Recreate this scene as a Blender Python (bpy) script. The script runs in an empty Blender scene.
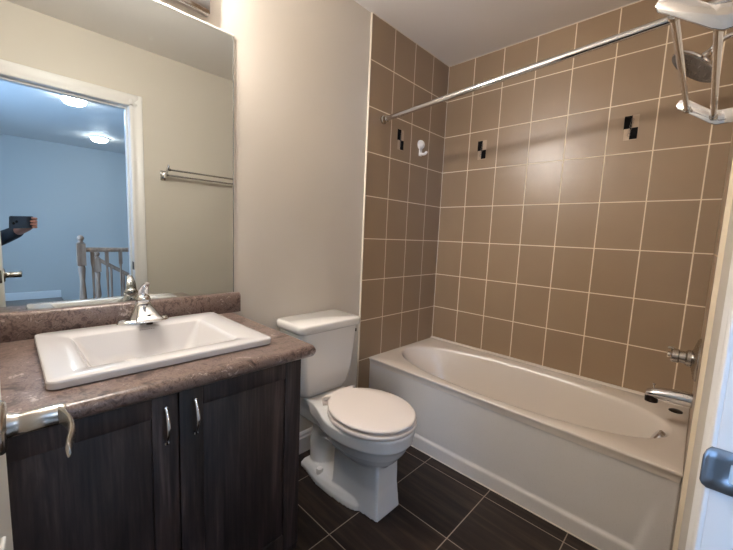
import bpy, bmesh, math, random
from mathutils import Vector, Matrix
random.seed(4)
PI = math.pi
S = bpy.context.scene
COL = S.collection

# ------------------------------------------------------------ camera
cam_d = bpy.data.cameras.new('camera'); cam = bpy.data.objects.new('camera', cam_d); COL.objects.link(cam)
CR = Vector((0.69674502, -0.7161218, 0.04142392)); CU = Vector((0.05189988, 0.10792409, 0.9928035)); CF = Vector((0.71543887, 0.689581, -0.11236221))
CP = Vector((-2.278, -1.4589, 1.190))
mw = Matrix(((CR.x, CU.x, -CF.x, CP.x), (CR.y, CU.y, -CF.y, CP.y), (CR.z, CU.z, -CF.z, CP.z), (0, 0, 0, 1)))
cam.matrix_world = mw
cam_d.sensor_fit = 'HORIZONTAL'; cam_d.sensor_width = 36; cam_d.lens = 36 * 348.74 / 733
cam_d.clip_start = 0.002; cam_d.clip_end = 60
S.camera = cam
# ------------------------------------------------------------ world, exposure
W = bpy.data.worlds.new('world'); S.world = W; W.use_nodes = True
W.node_tree.nodes['Background'].inputs[0].default_value = (0.45, 0.6, 0.9, 1)
W.node_tree.nodes['Background'].inputs[1].default_value = 0.3
S.view_settings.view_transform = 'Standard'; S.view_settings.look = 'None'
S.view_settings.gamma = 1; S.view_settings.exposure = 1.0
S.view_settings.use_curve_mapping = False
GLOBE_E = 206.0      # strength of the bulbs over the mirror
HALL_E = 36.0       # strength of the hall ceiling lights
WINDOW_E = 16.0      # daylight through the hall window

# ------------------------------------------------------------ materials
def lin(c):
    return tuple(((x / 255) / 12.92 if x / 255 <= .04045 else ((x / 255 + .055) / 1.055) ** 2.4) for x in c) + (1,)
class NT:
    def __init__(s, name):
        s.m = bpy.data.materials.new(name); s.m.use_nodes = True
        s.t = s.m.node_tree; s.b = s.t.nodes['Principled BSDF']
    def n(s, kind, **kw):
        nd = s.t.nodes.new(kind)
        for k, v in kw.items():
            if k in nd.bl_rna.properties.keys(): setattr(nd, k, v)
            else: nd.inputs[k].default_value = v
        return nd
    def l(s, a, b): s.t.links.new(a, b)
    def math(s, op, a, b=None, c=None):
        nd = s.t.nodes.new('ShaderNodeMath'); nd.operation = op
        for i, v in enumerate((a, b, c)):
            if v is None: continue
            if isinstance(v, (int, float)): nd.inputs[i].default_value = v
            else: s.l(v, nd.inputs[i])
        return nd.outputs[0]
    def mix(s, f, a, b):
        nd = s.t.nodes.new('ShaderNodeMix'); nd.data_type = 'RGBA'
        for sock, v in ((nd.inputs[0], f), (nd.inputs[6], a), (nd.inputs[7], b)):
            if hasattr(v, 'is_linked'): s.l(v, sock)
            else: sock.default_value = v
        return nd.outputs[2]
    def ramp(s, f, stops):
        nd = s.t.nodes.new('ShaderNodeValToRGB'); e = nd.color_ramp.elements
        while len(e) < len(stops): e.new(.5)
        for q, (p, c) in zip(e, stops): q.position = p; q.color = c
        s.l(f, nd.inputs[0]); return nd.outputs[0]
    def bump(s, h, strength, dist=.001):
        nd = s.n('ShaderNodeBump'); nd.inputs['Strength'].default_value = strength; nd.inputs['Distance'].default_value = dist
        s.l(h, nd.inputs['Height']); s.l(nd.outputs[0], s.b.inputs['Normal']); return nd
def plain(name, col, rough=.5, metal=0., noise=0., nscale=200, coat=0., spec=.5):
    k = NT(name); c = lin(col)
    k.b.inputs['Base Color'].default_value = c; k.b.inputs['Roughness'].default_value = rough
    k.b.inputs['Metallic'].default_value = metal; k.b.inputs['Coat Weight'].default_value = coat
    k.b.inputs['Specular IOR Level'].default_value = spec
    tc = k.n('ShaderNodeTexCoord'); nz = k.n('ShaderNodeTexNoise'); nz.inputs['Scale'].default_value = nscale
    k.l(tc.outputs['Object'], nz.inputs['Vector'])
    v = k.math('MULTIPLY_ADD', nz.outputs[0], .04, rough - .02)
    k.l(v, k.b.inputs['Roughness'])
    if noise: k.bump(nz.outputs[0], noise)
    return k.m
def emis(name, col, st, base=(230, 230, 230)):
    k = NT(name); k.b.inputs['Base Color'].default_value = lin(base)
    k.b.inputs['Emission Color'].default_value = col; k.b.inputs['Emission Strength'].default_value = st
    return k.m
def grid_mask(k, sock, off, pitch, w):
    a = k.math('SUBTRACT', sock, off); a = k.math('DIVIDE', a, pitch); fr = k.math('FRACT', a)
    d = k.math('MINIMUM', fr, k.math('SUBTRACT', 1., fr))
    return k.math('LESS_THAN', d, w / pitch / 2), k.math('FLOOR', a)
def wall_tile(name, axis, off):
    k = NT(name); tc = k.n('ShaderNodeTexCoord'); sx = k.n('ShaderNodeSeparateXYZ'); k.l(tc.outputs['Object'], sx.inputs[0])
    gu, iu = grid_mask(k, sx.outputs[axis], off, .2025, .0056)
    gz, iz = grid_mask(k, sx.outputs['Z'], 2.1715, .25, .0056)
    g = k.math('MAXIMUM', gu, gz)
    cv = k.n('ShaderNodeCombineXYZ'); k.l(iu, cv.inputs[0]); k.l(iz, cv.inputs[1])
    wn = k.n('ShaderNodeTexWhiteNoise', noise_dimensions='3D'); k.l(cv.outputs[0], wn.inputs['Vector'])
    nz = k.n('ShaderNodeTexNoise'); nz.inputs['Scale'].default_value = 5; nz.inputs['Detail'].default_value = 5; k.l(tc.outputs['Object'], nz.inputs['Vector'])
    f = k.math('ADD', k.math('MULTIPLY', wn.outputs[0], .35), k.math('MULTIPLY', nz.outputs[0], .65))
    tile = k.mix(f, lin((145, 121, 97)), lin((161, 136, 108)))
    c = k.mix(g, tile, lin((236, 220, 194)))
    k.l(c, k.b.inputs['Base Color'])
    nz2 = k.n('ShaderNodeTexNoise'); nz2.inputs['Scale'].default_value = 55; nz2.inputs['Detail'].default_value = 3; k.l(tc.outputs['Object'], nz2.inputs['Vector'])
    h = k.math('SUBTRACT', k.math('MULTIPLY', nz2.outputs[0], .5), g)
    k.bump(h, .35, .0012)
    k.l(k.math('MULTIPLY_ADD', g, .45, .3), k.b.inputs['Roughness'])
    return k.m
def floor_tile(name):
    k = NT(name); tc = k.n('ShaderNodeTexCoord'); sx = k.n('ShaderNodeSeparateXYZ'); k.l(tc.outputs['Object'], sx.inputs[0])
    gu, iu = grid_mask(k, sx.outputs['X'], -.78, .33, .004); gv, iv = grid_mask(k, sx.outputs['Y'], -.17, .335, .004)
    g = k.math('MAXIMUM', gu, gv)
    cv = k.n('ShaderNodeCombineXYZ'); k.l(iu, cv.inputs[0]); k.l(iv, cv.inputs[1])
    wn = k.n('ShaderNodeTexWhiteNoise', noise_dimensions='3D'); k.l(cv.outputs[0], wn.inputs['Vector'])
    mp = k.n('ShaderNodeVectorMath', operation='MULTIPLY'); mp.inputs[1].default_value = (22, 1.6, 1); k.l(tc.outputs['Object'], mp.inputs[0])
    ad = k.n('ShaderNodeVectorMath', operation='MULTIPLY_ADD'); ad.inputs[1].default_value = (7, 7, 7); k.l(wn.outputs[1], ad.inputs[0]); k.l(mp.outputs[0], ad.inputs[2])
    nz = k.n('ShaderNodeTexNoise'); nz.inputs['Scale'].default_value = 1.6; nz.inputs['Detail'].default_value = 7; nz.inputs['Distortion'].default_value = .6; k.l(ad.outputs[0], nz.inputs['Vector'])
    t = k.ramp(nz.outputs[0], [(.3, lin((24, 16, 12))), (.5, lin((40, 29, 23))), (.72, lin((62, 48, 39)))])
    k.l(k.mix(g, t, lin((150, 136, 122))), k.b.inputs['Base Color'])
    k.bump(k.math('SUBTRACT', k.math('MULTIPLY', nz.outputs[0], .4), g), .3, .001)
    k.b.inputs['Roughness'].default_value = .45; k.b.inputs['Specular IOR Level'].default_value = .3
    return k.m
def paint(name, col, bumpk=.12):
    k = NT(name); tc = k.n('ShaderNodeTexCoord'); nz = k.n('ShaderNodeTexNoise'); nz.inputs['Scale'].default_value = 160; nz.inputs['Detail'].default_value = 4
    k.l(tc.outputs['Object'], nz.inputs['Vector'])
    k.b.inputs['Base Color'].default_value = lin(col); k.b.inputs['Roughness'].default_value = .55
    k.bump(nz.outputs[0], bumpk, .0008); return k.m
def dark_wood(name):
    k = NT(name); tc = k.n('ShaderNodeTexCoord')
    mp = k.n('ShaderNodeVectorMath', operation='MULTIPLY'); mp.inputs[1].default_value = (11, 11, .9); k.l(tc.outputs['Object'], mp.inputs[0])
    nz = k.n('ShaderNodeTexNoise'); nz.inputs['Scale'].default_value = 1.4; nz.inputs['Detail'].default_value = 8; nz.inputs['Roughness'].default_value = .65; nz.inputs['Distortion'].default_value = 1.1; k.l(mp.outputs[0], nz.inputs['Vector'])
    mp2 = k.n('ShaderNodeVectorMath', operation='MULTIPLY'); mp2.inputs[1].default_value = (150, 150, 5); k.l(tc.outputs['Object'], mp2.inputs[0])
    nf = k.n('ShaderNodeTexNoise'); nf.inputs['Scale'].default_value = 1; nf.inputs['Detail'].default_value = 4; k.l(mp2.outputs[0], nf.inputs['Vector'])
    f = k.math('ADD', k.math('MULTIPLY', nz.outputs[0], .72), k.math('MULTIPLY', nf.outputs[0], .28))
    c = k.ramp(f, [(.38, lin((17, 12, 12))), (.49, lin((42, 32, 31))), (.56, lin((58, 46, 44))), (.67, lin((88, 74, 70)))])
    k.l(c, k.b.inputs['Base Color']); k.b.inputs['Roughness'].default_value = .48
    k.bump(f, .35, .0012); return k.m
def laminate(name):
    k = NT(name); tc = k.n('ShaderNodeTexCoord')
    nz = k.n('ShaderNodeTexNoise'); nz.inputs['Scale'].default_value = 9; nz.inputs['Detail'].default_value = 9; nz.inputs['Roughness'].default_value = .68; nz.inputs['Distortion'].default_value = 1.6; k.l(tc.outputs['Object'], nz.inputs['Vector'])
    n2 = k.n('ShaderNodeTexNoise'); n2.inputs['Scale'].default_value = 34; n2.inputs['Detail'].default_value = 8; n2.inputs['Roughness'].default_value = .7; n2.inputs['Distortion'].default_value = 2.2; k.l(tc.outputs['Object'], n2.inputs['Vector'])
    f = k.math('ADD', k.math('MULTIPLY', nz.outputs[0], .5), k.math('MULTIPLY', n2.outputs[0], .5))
    c = k.ramp(f, [(.38, lin((46, 33, 29))), (.46, lin((96, 77, 69))), (.51, lin((128, 109, 100))), (.55, lin((92, 74, 67))), (.63, lin((186, 170, 160)))])
    # dark veins
    n3 = k.n('ShaderNodeTexNoise'); n3.inputs['Scale'].default_value = 6; n3.inputs['Detail'].default_value = 6; n3.inputs['Distortion'].default_value = 2.5; k.l(tc.outputs['Object'], n3.inputs['Vector'])
    v = k.math('LESS_THAN', k.math('ABSOLUTE', k.math('SUBTRACT', n3.outputs[0], .5)), .007)
    c2 = k.mix(k.math('MULTIPLY', v, .65), c, lin((62, 46, 40)))
    k.l(c2, k.b.inputs['Base Color']); k.b.inputs['Roughness'].default_value = .3
    return k.m
def oak(name):
    k = NT(name); tc = k.n('ShaderNodeTexCoord')
    mp = k.n('ShaderNodeVectorMath', operation='MULTIPLY'); mp.inputs[1].default_value = (30, 30, 3); k.l(tc.outputs['Object'], mp.inputs[0])
    nz = k.n('ShaderNodeTexNoise'); nz.inputs['Scale'].default_value = 1.5; nz.inputs['Detail'].default_value = 6; k.l(mp.outputs[0], nz.inputs['Vector'])
    k.l(k.ramp(nz.outputs[0], [(.3, lin((134, 104, 84))), (.7, lin((184, 152, 128)))]), k.b.inputs['Base Color']); k.b.inputs['Roughness'].default_value = .45
    return k.m
M = {}
M['paint'] = paint('warm_wall_paint', (206, 197, 184))
M['hallpaint'] = paint('hall_wall_paint', (196, 194, 188))
M['ceil'] = paint('ceiling_paint', (232, 226, 220), .25)
M['trim'] = plain('white_trim_paint', (230, 226, 222), .35, noise=.04)
M['doorpaint'] = plain('white_door_paint', (222, 218, 208), .38, noise=.05)
M['tile_mirror'] = wall_tile('taupe_tile_mirror_wall', 'X', -.5998)
M['tile_long'] = wall_tile('taupe_tile_long_wall', 'Y', -.202)
M['tile_front'] = wall_tile('taupe_tile_front_wall', 'X', -.5998)
M['floor'] = floor_tile('dark_wood_look_floor_tile')
M['hallfloor'] = plain('hall_carpet', (150, 142, 134), .95, noise=.6, nscale=400)
M['grout'] = plain('cream_grout', (224, 212, 194), .7)
M['lam'] = laminate('brown_marbled_laminate')
M['wood'] = dark_wood('dark_stained_wood')
M['oak'] = oak('pale_oak')
M['porc'] = plain('white_porcelain', (232, 228, 222), .12, coat=.3)
M['sinkporc'] = plain('basin_porcelain', (199, 195, 192), .14, coat=.3)
M['seat'] = plain('toilet_seat_plastic', (236, 224, 214), .25)
M['acryl'] = plain('tub_acrylic', (222, 210, 196), .22, coat=.2)
M['apron'] = plain('shaded_apron_acrylic', (204, 197, 189), .28, coat=.1)  # tub acrylic again, darkened: the apron's shade is put into the colour
M['chrome'] = plain('chrome', (222, 222, 224), .08, 1.)
M['nickel'] = plain('brushed_nickel', (186, 180, 172), .26, 1., noise=.05)
M['strike'] = plain('dull_strike_metal', (138, 138, 140), .42, 1.)
M['dark'] = plain('dark_metal', (52, 44, 40), .35, .8)
M['black'] = plain('black_enamel', (10, 8, 8), .8, spec=.15)
M['cream'] = plain('cream_enamel', (186, 162, 136), .5)
M['grey'] = plain('grey_print', (120, 112, 106), .5)
M['white'] = plain('white_plastic', (240, 234, 226), .3)
M['rubber'] = plain('black_rubber', (20, 20, 22), .6)
M['mirror'] = plain('mirror_glass', (202, 206, 203), .0, 1.); 
mb = M['mirror'].node_tree
for l_ in list(mb.nodes['Principled BSDF'].inputs['Roughness'].links): mb.links.remove(l_)
mb.nodes['Principled BSDF'].inputs['Roughness'].default_value = 0.0
M['medge'] = plain('mirror_polished_edge', (170, 176, 170), .25, .6)
M['cap'] = plain('mirror_top_trim', (240, 236, 226), .3)
M['globe'] = emis('lit_frosted_globe', (1.0, .955, .91, 1), GLOBE_E)
M['hall_lamp'] = emis('lit_hall_diffuser', (.80, .90, 1., 1), HALL_E)
M['daylight'] = emis('daylit_window_pane', (.31, .56, 1., 1), WINDOW_E)
M['phone'] = plain('phone_back_glass', (62, 72, 84), .2, .3)
M['lens'] = plain('phone_lens', (8, 8, 12), .05)
M['skin'] = plain('skin', (196, 140, 122), .5, noise=.1)
M['lips'] = plain('lips', (150, 84, 78), .5)
M['knit'] = plain('dark_grey_knit', (48, 54, 64), .9, noise=.8, nscale=300)
M['jean'] = plain('dark_denim', (34, 42, 60), .85, noise=.5, nscale=500)
M['hair'] = plain('dark_hair', (30, 22, 18), .5)

# ------------------------------------------------------------ helpers
ORG = {}
def org(o): return ORG.get(o.name, Vector((0, 0, 0))) if o else Vector((0, 0, 0))
def props(o, label=None, cat=None, group=None, kind=None):
    if label: o['label'] = label
    if cat: o['category'] = cat
    if group: o['group'] = group
    if kind: o['kind'] = kind
    return o
def thing(name, loc, label, cat, group=None, kind=None):
    o = bpy.data.objects.new(name, None); COL.objects.link(o); o.location = loc; o.empty_display_size = .05
    ORG[o.name] = Vector(loc)
    return props(o, label, cat, group, kind)
def obj(name, bm, mat, parent=None, smooth=True, bevel=0., seg=2, origin=None, angle=35, mods=None):
    bmesh.ops.recalc_face_normals(bm, faces=bm.faces)
    g = org(parent) if parent else (Vector(origin) if origin is not None else Vector((0, 0, 0)))
    bmesh.ops.translate(bm, verts=bm.verts, vec=-g)
    me = bpy.data.meshes.new(name); bm.to_mesh(me); bm.free()
    for p in me.polygons: p.use_smooth = smooth
    if smooth: me.set_sharp_from_angle(angle=math.radians(angle))
    me.materials.append(M[mat])
    o = bpy.data.objects.new(name, me); COL.objects.link(o)
    if parent: o.parent = parent
    else: o.location = g
    ORG[o.name] = g
    if bevel:
        b = o.modifiers.new('bevel', 'BEVEL'); b.width = bevel; b.segments = seg; b.limit_method = 'ANGLE'; b.angle_limit = math.radians(40); b.harden_normals = False
        for p in me.polygons: p.use_smooth = True
    if mods: mods(o)
    return o
def box(bm, a, b):
    xs, ys, zs = [sorted((a[i], b[i])) for i in range(3)]
    v = [bm.verts.new((x, y, z)) for x in xs for y in ys for z in zs]
    for f in ((0, 1, 3, 2), (4, 6, 7, 5), (0, 4, 5, 1), (2, 3, 7, 6), (0, 2, 6, 4), (1, 5, 7, 3)): bm.faces.new([v[i] for i in f])
    return v
def B(*pairs):
    bm = bmesh.new()
    for a, b in pairs: box(bm, a, b)
    return bm
def loft(bm, rings, cap0=True, cap1=True, closed=True):
    R = [[bm.verts.new(p) for p in r] for r in rings]
    n = len(R[0])
    for a, b in zip(R, R[1:]):
        for i in range(n if closed else n - 1):
            j = (i + 1) % n; bm.faces.new((a[i], a[j], b[j], b[i]))
    if cap0: bm.faces.new(R[0][::-1])
    if cap1: bm.faces.new(R[-1])
    return R
def frame(d):
    d = d.normalized(); a = Vector((0, 0, 1)) if abs(d.z) < .9 else Vector((1, 0, 0))
    u = d.cross(a).normalized(); return u, u.cross(d).normalized()
def tube(bm, pts, rad, n=14, flat=1.):
    pts = [Vector(p) for p in pts]; rad = rad if isinstance(rad, (list, tuple)) else [rad] * len(pts)
    rings = []; u = None
    for i, p in enumerate(pts):
        d = (pts[min(i + 1, len(pts) - 1)] - pts[max(i - 1, 0)]).normalized()
        if u is None: u, w = frame(d)
        else:
            u = (u - d * u.dot(d)).normalized(); w = u.cross(d).normalized()
        rings.append([p + u * math.cos(2 * PI * k / n) * rad[i] + w * math.sin(2 * PI * k / n) * rad[i] * flat for k in range(n)])
    loft(bm, rings)
def lathe(bm, c, prof, axis='Z', n=32):
    """prof: list of (radius, distance along axis)"""
    c = Vector(c); rings = []
    for r, h in prof:
        r = max(r, 1e-4); ring = []
        for k in range(n):
            a = 2 * PI * k / n; x, y = r * math.cos(a), r * math.sin(a)
            ring.append(c + (Vector((x, y, h)) if axis == 'Z' else Vector((h, x, y)) if axis == 'X' else Vector((x, h, y))))
        rings.append(ring)
    loft(bm, rings)
def rrect(cx, cy, hx, hy, r, z, n=8):
    pts = []; r = min(r, hx, hy)
    for sx, sy, a0 in ((1, 1, 0), (-1, 1, 90), (-1, -1, 180), (1, -1, 270)):
        for k in range(n + 1):
            a = math.radians(a0 + 90 * k / n)
            pts.append(Vector((cx + sx * (hx - r) + r * math.cos(a), cy + sy * (hy - r) + r * math.sin(a), z)))
    return pts
def bez(p0, p1, p2, n=10):
    p0, p1, p2 = map(Vector, (p0, p1, p2))
    return [p0 * (1 - t) ** 2 + p1 * 2 * t * (1 - t) + p2 * t * t for t in [i / n for i in range(n + 1)]]
def extr(bm, poly, axis, a, b):
    """extrude polygon in the plane normal to axis from a to b"""
    def mk(p, h): return Vector((h, p[0], p[1])) if axis == 'X' else Vector((p[0], h, p[1])) if axis == 'Y' else Vector((p[0], p[1], h))
    loft(bm, [[mk(p, a) for p in poly], [mk(p, b) for p in poly]])

H = 2.415           # ceiling height
XL = -2.42          # left wall of bathroom
YF = -1.498         # inside face of the doorway wall
YH = -1.610         # hall side of that wall
DL, DR, DH = -2.345, -1.637, 2.012   # door opening

# ------------------------------------------------------------ structure
def st(name, bm, mat, label, cat, bevel=0, smooth=False, parent=None):
    o = obj(name, bm, mat, parent, smooth=smooth, bevel=bevel)
    if not parent: props(o, label, cat, kind='structure')
    return o
st('floor', B(((XL - .1, YF - .05, -.05), (.1, .12, 0))), 'floor', 'dark brown wood-look tiled bathroom floor', 'floor')
st('ceiling', B(((XL - .1, YH, H), (.12, .12, H + .05))), 'ceil', 'pale textured bathroom ceiling', 'ceiling')
st('wall_back', B(((XL - .1, .010, 0), (.12, .12, H))), 'paint', 'beige painted wall behind the mirror and toilet', 'wall')
st('wall_back_tile', B(((-.80, 0, 0), (.0, .011, H))), 'tile_mirror', 'taupe tiled end wall of the tub alcove, beside the toilet', 'wall')
st('wall_right', B(((0, YF, 0), (.12, .010, H))), 'tile_long', 'taupe tiled long wall of the tub alcove', 'wall')
st('wall_left', B(((XL - .1, YH, 0), (XL, .02, H))), 'paint', 'beige painted left wall behind the open door', 'wall')
bm = B(((DR + .02, YH, 0), (.12, YF, H)), ((XL - .1, YH, 0), (DL - .02, YF, H)), ((DL - .02, YH, DH + .02), (DR + .02, YF, H)))
st('wall_front', bm, 'paint', 'beige painted doorway wall holding the towel bar', 'wall')
st('wall_front_tile', B(((-.80, YF, 0), (0, -1.4857, H))), 'tile_front', 'taupe tiled faucet wall of the tub alcove', 'wall')
# cream edge strip beside the tiles
st('trim_1', B(((-.8055, -.001, 0), (-.80, .011, H))), 'grout', 'cream edge strip where tile meets paint by the toilet', 'trim', bevel=.001)
st('trim_2', B(((-.003, -.003, .4), (0.0, 0, H)), ((-.80, -.003, H - .004), (0, 0, H)), ((-.003, -1.485, H - .004), (0, 0, H))), 'grout', 'cream grout line in the tiled corner', 'trim')
# baseboards (stepped profile)
def base_prof(y0, s):
    return [(y0, 0), (y0 + s * .014, 0), (y0 + s * .014, .085), (y0 + s * .010, .092), (y0 + s * .010, .105), (y0 + s * .005, .115), (y0, .118)]
bm = bmesh.new(); extr(bm, base_prof(.010, -1), 'X', -1.62, -.806)
st('baseboard_back', bm, 'trim', 'white moulded baseboard behind the toilet', 'baseboard')
bm = bmesh.new(); extr(bm, base_prof(YF, 1), 'X', -1.555, -.803)
st('baseboard_front', bm, 'trim', 'white baseboard under the towel bar', 'baseboard')

# door casing, jamb, strike plate
def casing_poly(x0, d):     # profile in X,Y: stepped moulding of width .075
    w = [(0, 0), (0, .006), (.006, .009), (.02, .009), (.026, .006), (.045, .008), (.055, .012), (.075, .012), (.078, .009), (.078, 0)]
    return [(x0 + d * a, YF + b) for a, b in w]
bm = bmesh.new()
extr(bm, casing_poly(DR + .0005, 1), 'Z', 0, DH + .078)
extr(bm, [(DL - .0005, YF), (DL - .0005, YF + .010), (XL, YF + .010), (XL, YF)], 'Z', 0, DH + .078)
pr_ = [(YF + b, DH + a) for a, b in ((0, 0), (0, .006), (.006, .009), (.02, .009), (.026, .006), (.045, .008), (.055, .0118), (.075, .0118), (.078, .009), (.078, 0))]
extr(bm, pr_, 'X', XL, DR + .079)
cas = st('trim_3', bm, 'trim', 'white moulded casing around the bathroom doorway', 'door casing', bevel=.0012)
bm = B(((DR - .0, YH - .002, 0), (DR + .02, YF + .001, DH)), ((DL - .02, YH - .002, 0), (DL, YF + .001, DH)), ((DL, YH - .002, DH - .0), (DR, YF + .001, DH + .02)),
       ((DR - .011, YH + .015, 0), (DR, -1.548, DH)), ((DL, YH + .015, 0), (DL + .011, -1.548, DH)), ((DL + .011, YH + .015, DH - .011), (DR - .011, -1.548, DH)))
obj('jamb', bm, 'trim', cas, smooth=False, bevel=.001)
# strike plate: plate on the jamb with a curved lip over the edge
bm = bmesh.new()
lip = [(-1.486, .010), (-1.4885, .006), (-1.493, .0022), (-1.500, .0015), (-1.545, .0015)]
zc, hz = .902, .029
rows = []
for y, dx in lip:
    hh = hz * (.62 if y > -1.487 else .82 if y > -1.49 else 1)
    rows.append([Vector((DR - dx, y, zc - hh)), Vector((DR - dx, y, zc - hh * .5)), Vector((DR - dx, y, zc + hh * .5)), Vector((DR - dx, y, zc + hh))])
# with a latch hole between y -1.512 and -1.530
ys = [-1.486, -1.4885, -1.493, -1.500, -1.512, -1.530, -1.545]; dxs = [.010, .006, .0022, .0015, .0015, .0015, .0015]
zz = [-1, -.45, .45, 1]
V = {}
for i, (y, dx) in enumerate(zip(ys, dxs)):
    hh = hz * (.6 if i == 0 else .85 if i == 1 else 1)
    for j, q in enumerate(zz): V[i, j] = bm.verts.new((DR - dx, y, zc + q * hh))
for i in range(6):
    for j in range(3):
        if i == 4 and j == 1: continue
        bm.faces.new((V[i, j], V[i + 1, j], V[i + 1, j + 1], V[i, j + 1]))
def solid(t):
    def f(o):
        m = o.modifiers.new('solid', 'SOLIDIFY'); m.thickness = t; m.offset = 0
    return f
sp = obj('strike_plate', bm, 'strike', cas, mods=solid(.0016)); sp['label'] = 'brushed metal strike plate with curved lip'
bm = bmesh.new()
for dz in (-.021, .021): lathe(bm, (DR - .0016, -1.521, zc + dz), [(.0035, 0), (.0035, -.0008), (.002, -.0016), (.0001, -.0016)], 'X', 14)
obj('strike_screw', bm, 'dark', sp)

# door: slab swung open, thing-local coordinates then rotated about the hinge
door = thing('door_1', (DL + .006, YF - .002, 0), 'white painted door swung open at the left of the vanity', 'door', kind='structure')
door.rotation_euler = (0, 0, math.radians(-3.75))
ORG[door.name] = Vector((0, 0, 0))      # parts authored in door-local space: +Y along the leaf, +X the room face
DW = .702
bm = B(((-.035, .004, .012), (0, DW, 2.0)))
leaf = obj('door_leaf', bm, 'doorpaint', door, smooth=False, bevel=.0015)
bm = bmesh.new()                       # raised panel mouldings, both faces
for z0, z1 in ((.2, .82), (1.02, 1.88)):
    for y0, y1 in ((.11, .325), (.385, .60)):
        for x0, x1 in ((0, .004), (-.039, -.035)):
            w = .018
            box(bm, (x0, y0, z0), (x1, y1, z0 + w)); box(bm, (x0, y0, z1 - w), (x1, y1, z1)); box(bm, (x0, y0, z0 + w), (x1, y0 + w, z1 - w)); box(bm, (x0, y1 - w, z0 + w), (x1, y1, z1 - w))
obj('panel_moulding', bm, 'doorpaint', leaf, smooth=False, bevel=.0015)
obj('latch_plate', B(((-.029, DW - .0005, .908), (-.006, DW + .0015, .966))), 'nickel', door, smooth=False, bevel=.0006)['label'] = 'brushed metal latch plate on the door edge'
bm = bmesh.new(); box(bm, (-.024, DW, .927), (-.011, DW + .009, .947)); obj('latch_bolt', bm, 'nickel', door, smooth=False, bevel=.003)
def handle(sx):
    hy, hz_ = DW - .062, .937
    b = bmesh.new(); X0 = 0 if sx > 0 else -.035
    lathe(b, (X0, hy, hz_), [(.0325, 0), (.0325, sx * .004), (.030, sx * .0075), (.012, sx * .009)], 'X', 40)
    h = obj('door_handle', b, 'nickel', door, angle=50)
    h['label'] = 'brushed nickel lever handle'
    b = bmesh.new()
    lathe(b, (X0, hy, hz_), [(.017, sx * .006), (.0135, sx * .014), (.0125, sx * .022), (.0135, sx * .024), (.0135, sx * .060), (.0115, sx * .064), (.0001, sx * .065)], 'X', 28)
    pts = bez((X0 + sx * .052, hy + .008, hz_), (X0 + sx * .074, hy - .045, hz_ + .004), (X0 + sx * .065, hy - .085, hz_ - .0), 10) + bez((X0 + sx * .065, hy - .085, hz_ - .0), (X0 + sx * .062, hy - .098, hz_ - .002), (X0 + sx * .064, hy - .108, hz_ - .002), 5)[1:]
    rings = []
    for i, p in enumerate(pts):
        t = i / (len(pts) - 1); hh = .0125 - .004 * t; hw = .0042 - .0016 * t
        if i == len(pts) - 1: hh *= .45; hw *= .4
        d = (pts[min(i + 1, len(pts) - 1)] - pts[max(i - 1, 0)]).normalized(); nx = Vector((-d.y, d.x, 0)).normalized()
        rings.append([p + nx * hw * math.cos(a) * 1.0 + Vector((0, 0, 1)) * hh * math.sin(a) for a in [2 * PI * k / 16 for k in range(16)]])
    loft(b, rings)
    obj('lever', b, 'nickel', h, angle=50)
handle(1); handle(-1)
bm = bmesh.new()
for z in (.25, 1.0, 1.78): tube(bm, [(.004, .0, z - .045), (.004, .0, z + .045)], .006, 10)
obj('hinge', bm, 'nickel', door)

# hall beyond the doorway
HX0, HX1, HY = -3.6, 1.2, -5.92
st('floor_hall', B(((HX0, -3.30, -.05), (HX1, YF - .05, 0.0)), ((HX0, HY, -.05), (-1.70, -3.30, 0))), 'hallfloor', 'carpeted hall floor beyond the doorway', 'floor')
st('ceiling_hall', B(((HX0, HY, H), (HX1, YH, H + .05))), 'ceil', 'hall ceiling holding two round lights', 'ceiling')
st('wall_hall_far', B(((HX0, HY - .1, -2.4), (HX1, HY, H))), 'hallpaint', 'pale far wall of the hall seen in the mirror', 'wall')
st('wall_hall_left', B(((HX0 - .1, HY, -.05), (HX0, -3.6, H)), ((HX0 - .1, -2.1, -.05), (HX0, YH, H)), ((HX0 - .1, -3.6, -.05), (HX0, -2.1, .8)), ((HX0 - .1, -3.6, 2.2), (HX0, -2.1, H))), 'hallpaint', 'hall wall with the window', 'wall')
st('wall_hall_right', B(((HX1, HY, -2.4), (HX1 + .1, YH, H))), 'hallpaint', 'hall wall beside the stairwell', 'wall')
st('wall_hall_near', B(((HX0, YH - .002, 0), (DL - .02, YH, H)), ((DR + .02, YH - .002, 0), (HX1, YH, H)), ((DL - .02, YH - .002, DH + .02), (DR + .02, YH, H))), 'hallpaint', 'hall side of the bathroom wall', 'wall')
bm = bmesh.new(); extr(bm, [(HY, 0), (HY + .014, 0), (HY + .014, .10), (HY, .115)], 'X', HX0, -1.70)
st('baseboard_hall', bm, 'trim', 'white baseboard along the far hall wall', 'baseboard')
win = st('window_1', B(((HX0 - .06, -3.6, .8), (HX0 - .02, -2.1, .86)), ((HX0 - .06, -3.6, 2.14), (HX0 - .02, -2.1, 2.2)), ((HX0 - .06, -3.6, .86), (HX0 - .02, -3.54, 2.14)), ((HX0 - .06, -2.16, .86), (HX0 - .02, -2.1, 2.14)), ((HX0 - .06, -2.87, .86), (HX0 - .02, -2.83, 2.14))), 'trim', 'daylit hall window', 'window')
obj('pane', B(((HX0 - .05, -3.54, .86), (HX0 - .045, -2.87, 2.14)), ((HX0 - .05, -2.83, .86), (HX0 - .045, -2.16, 2.14))), 'daylight', win, smooth=False)
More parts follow.
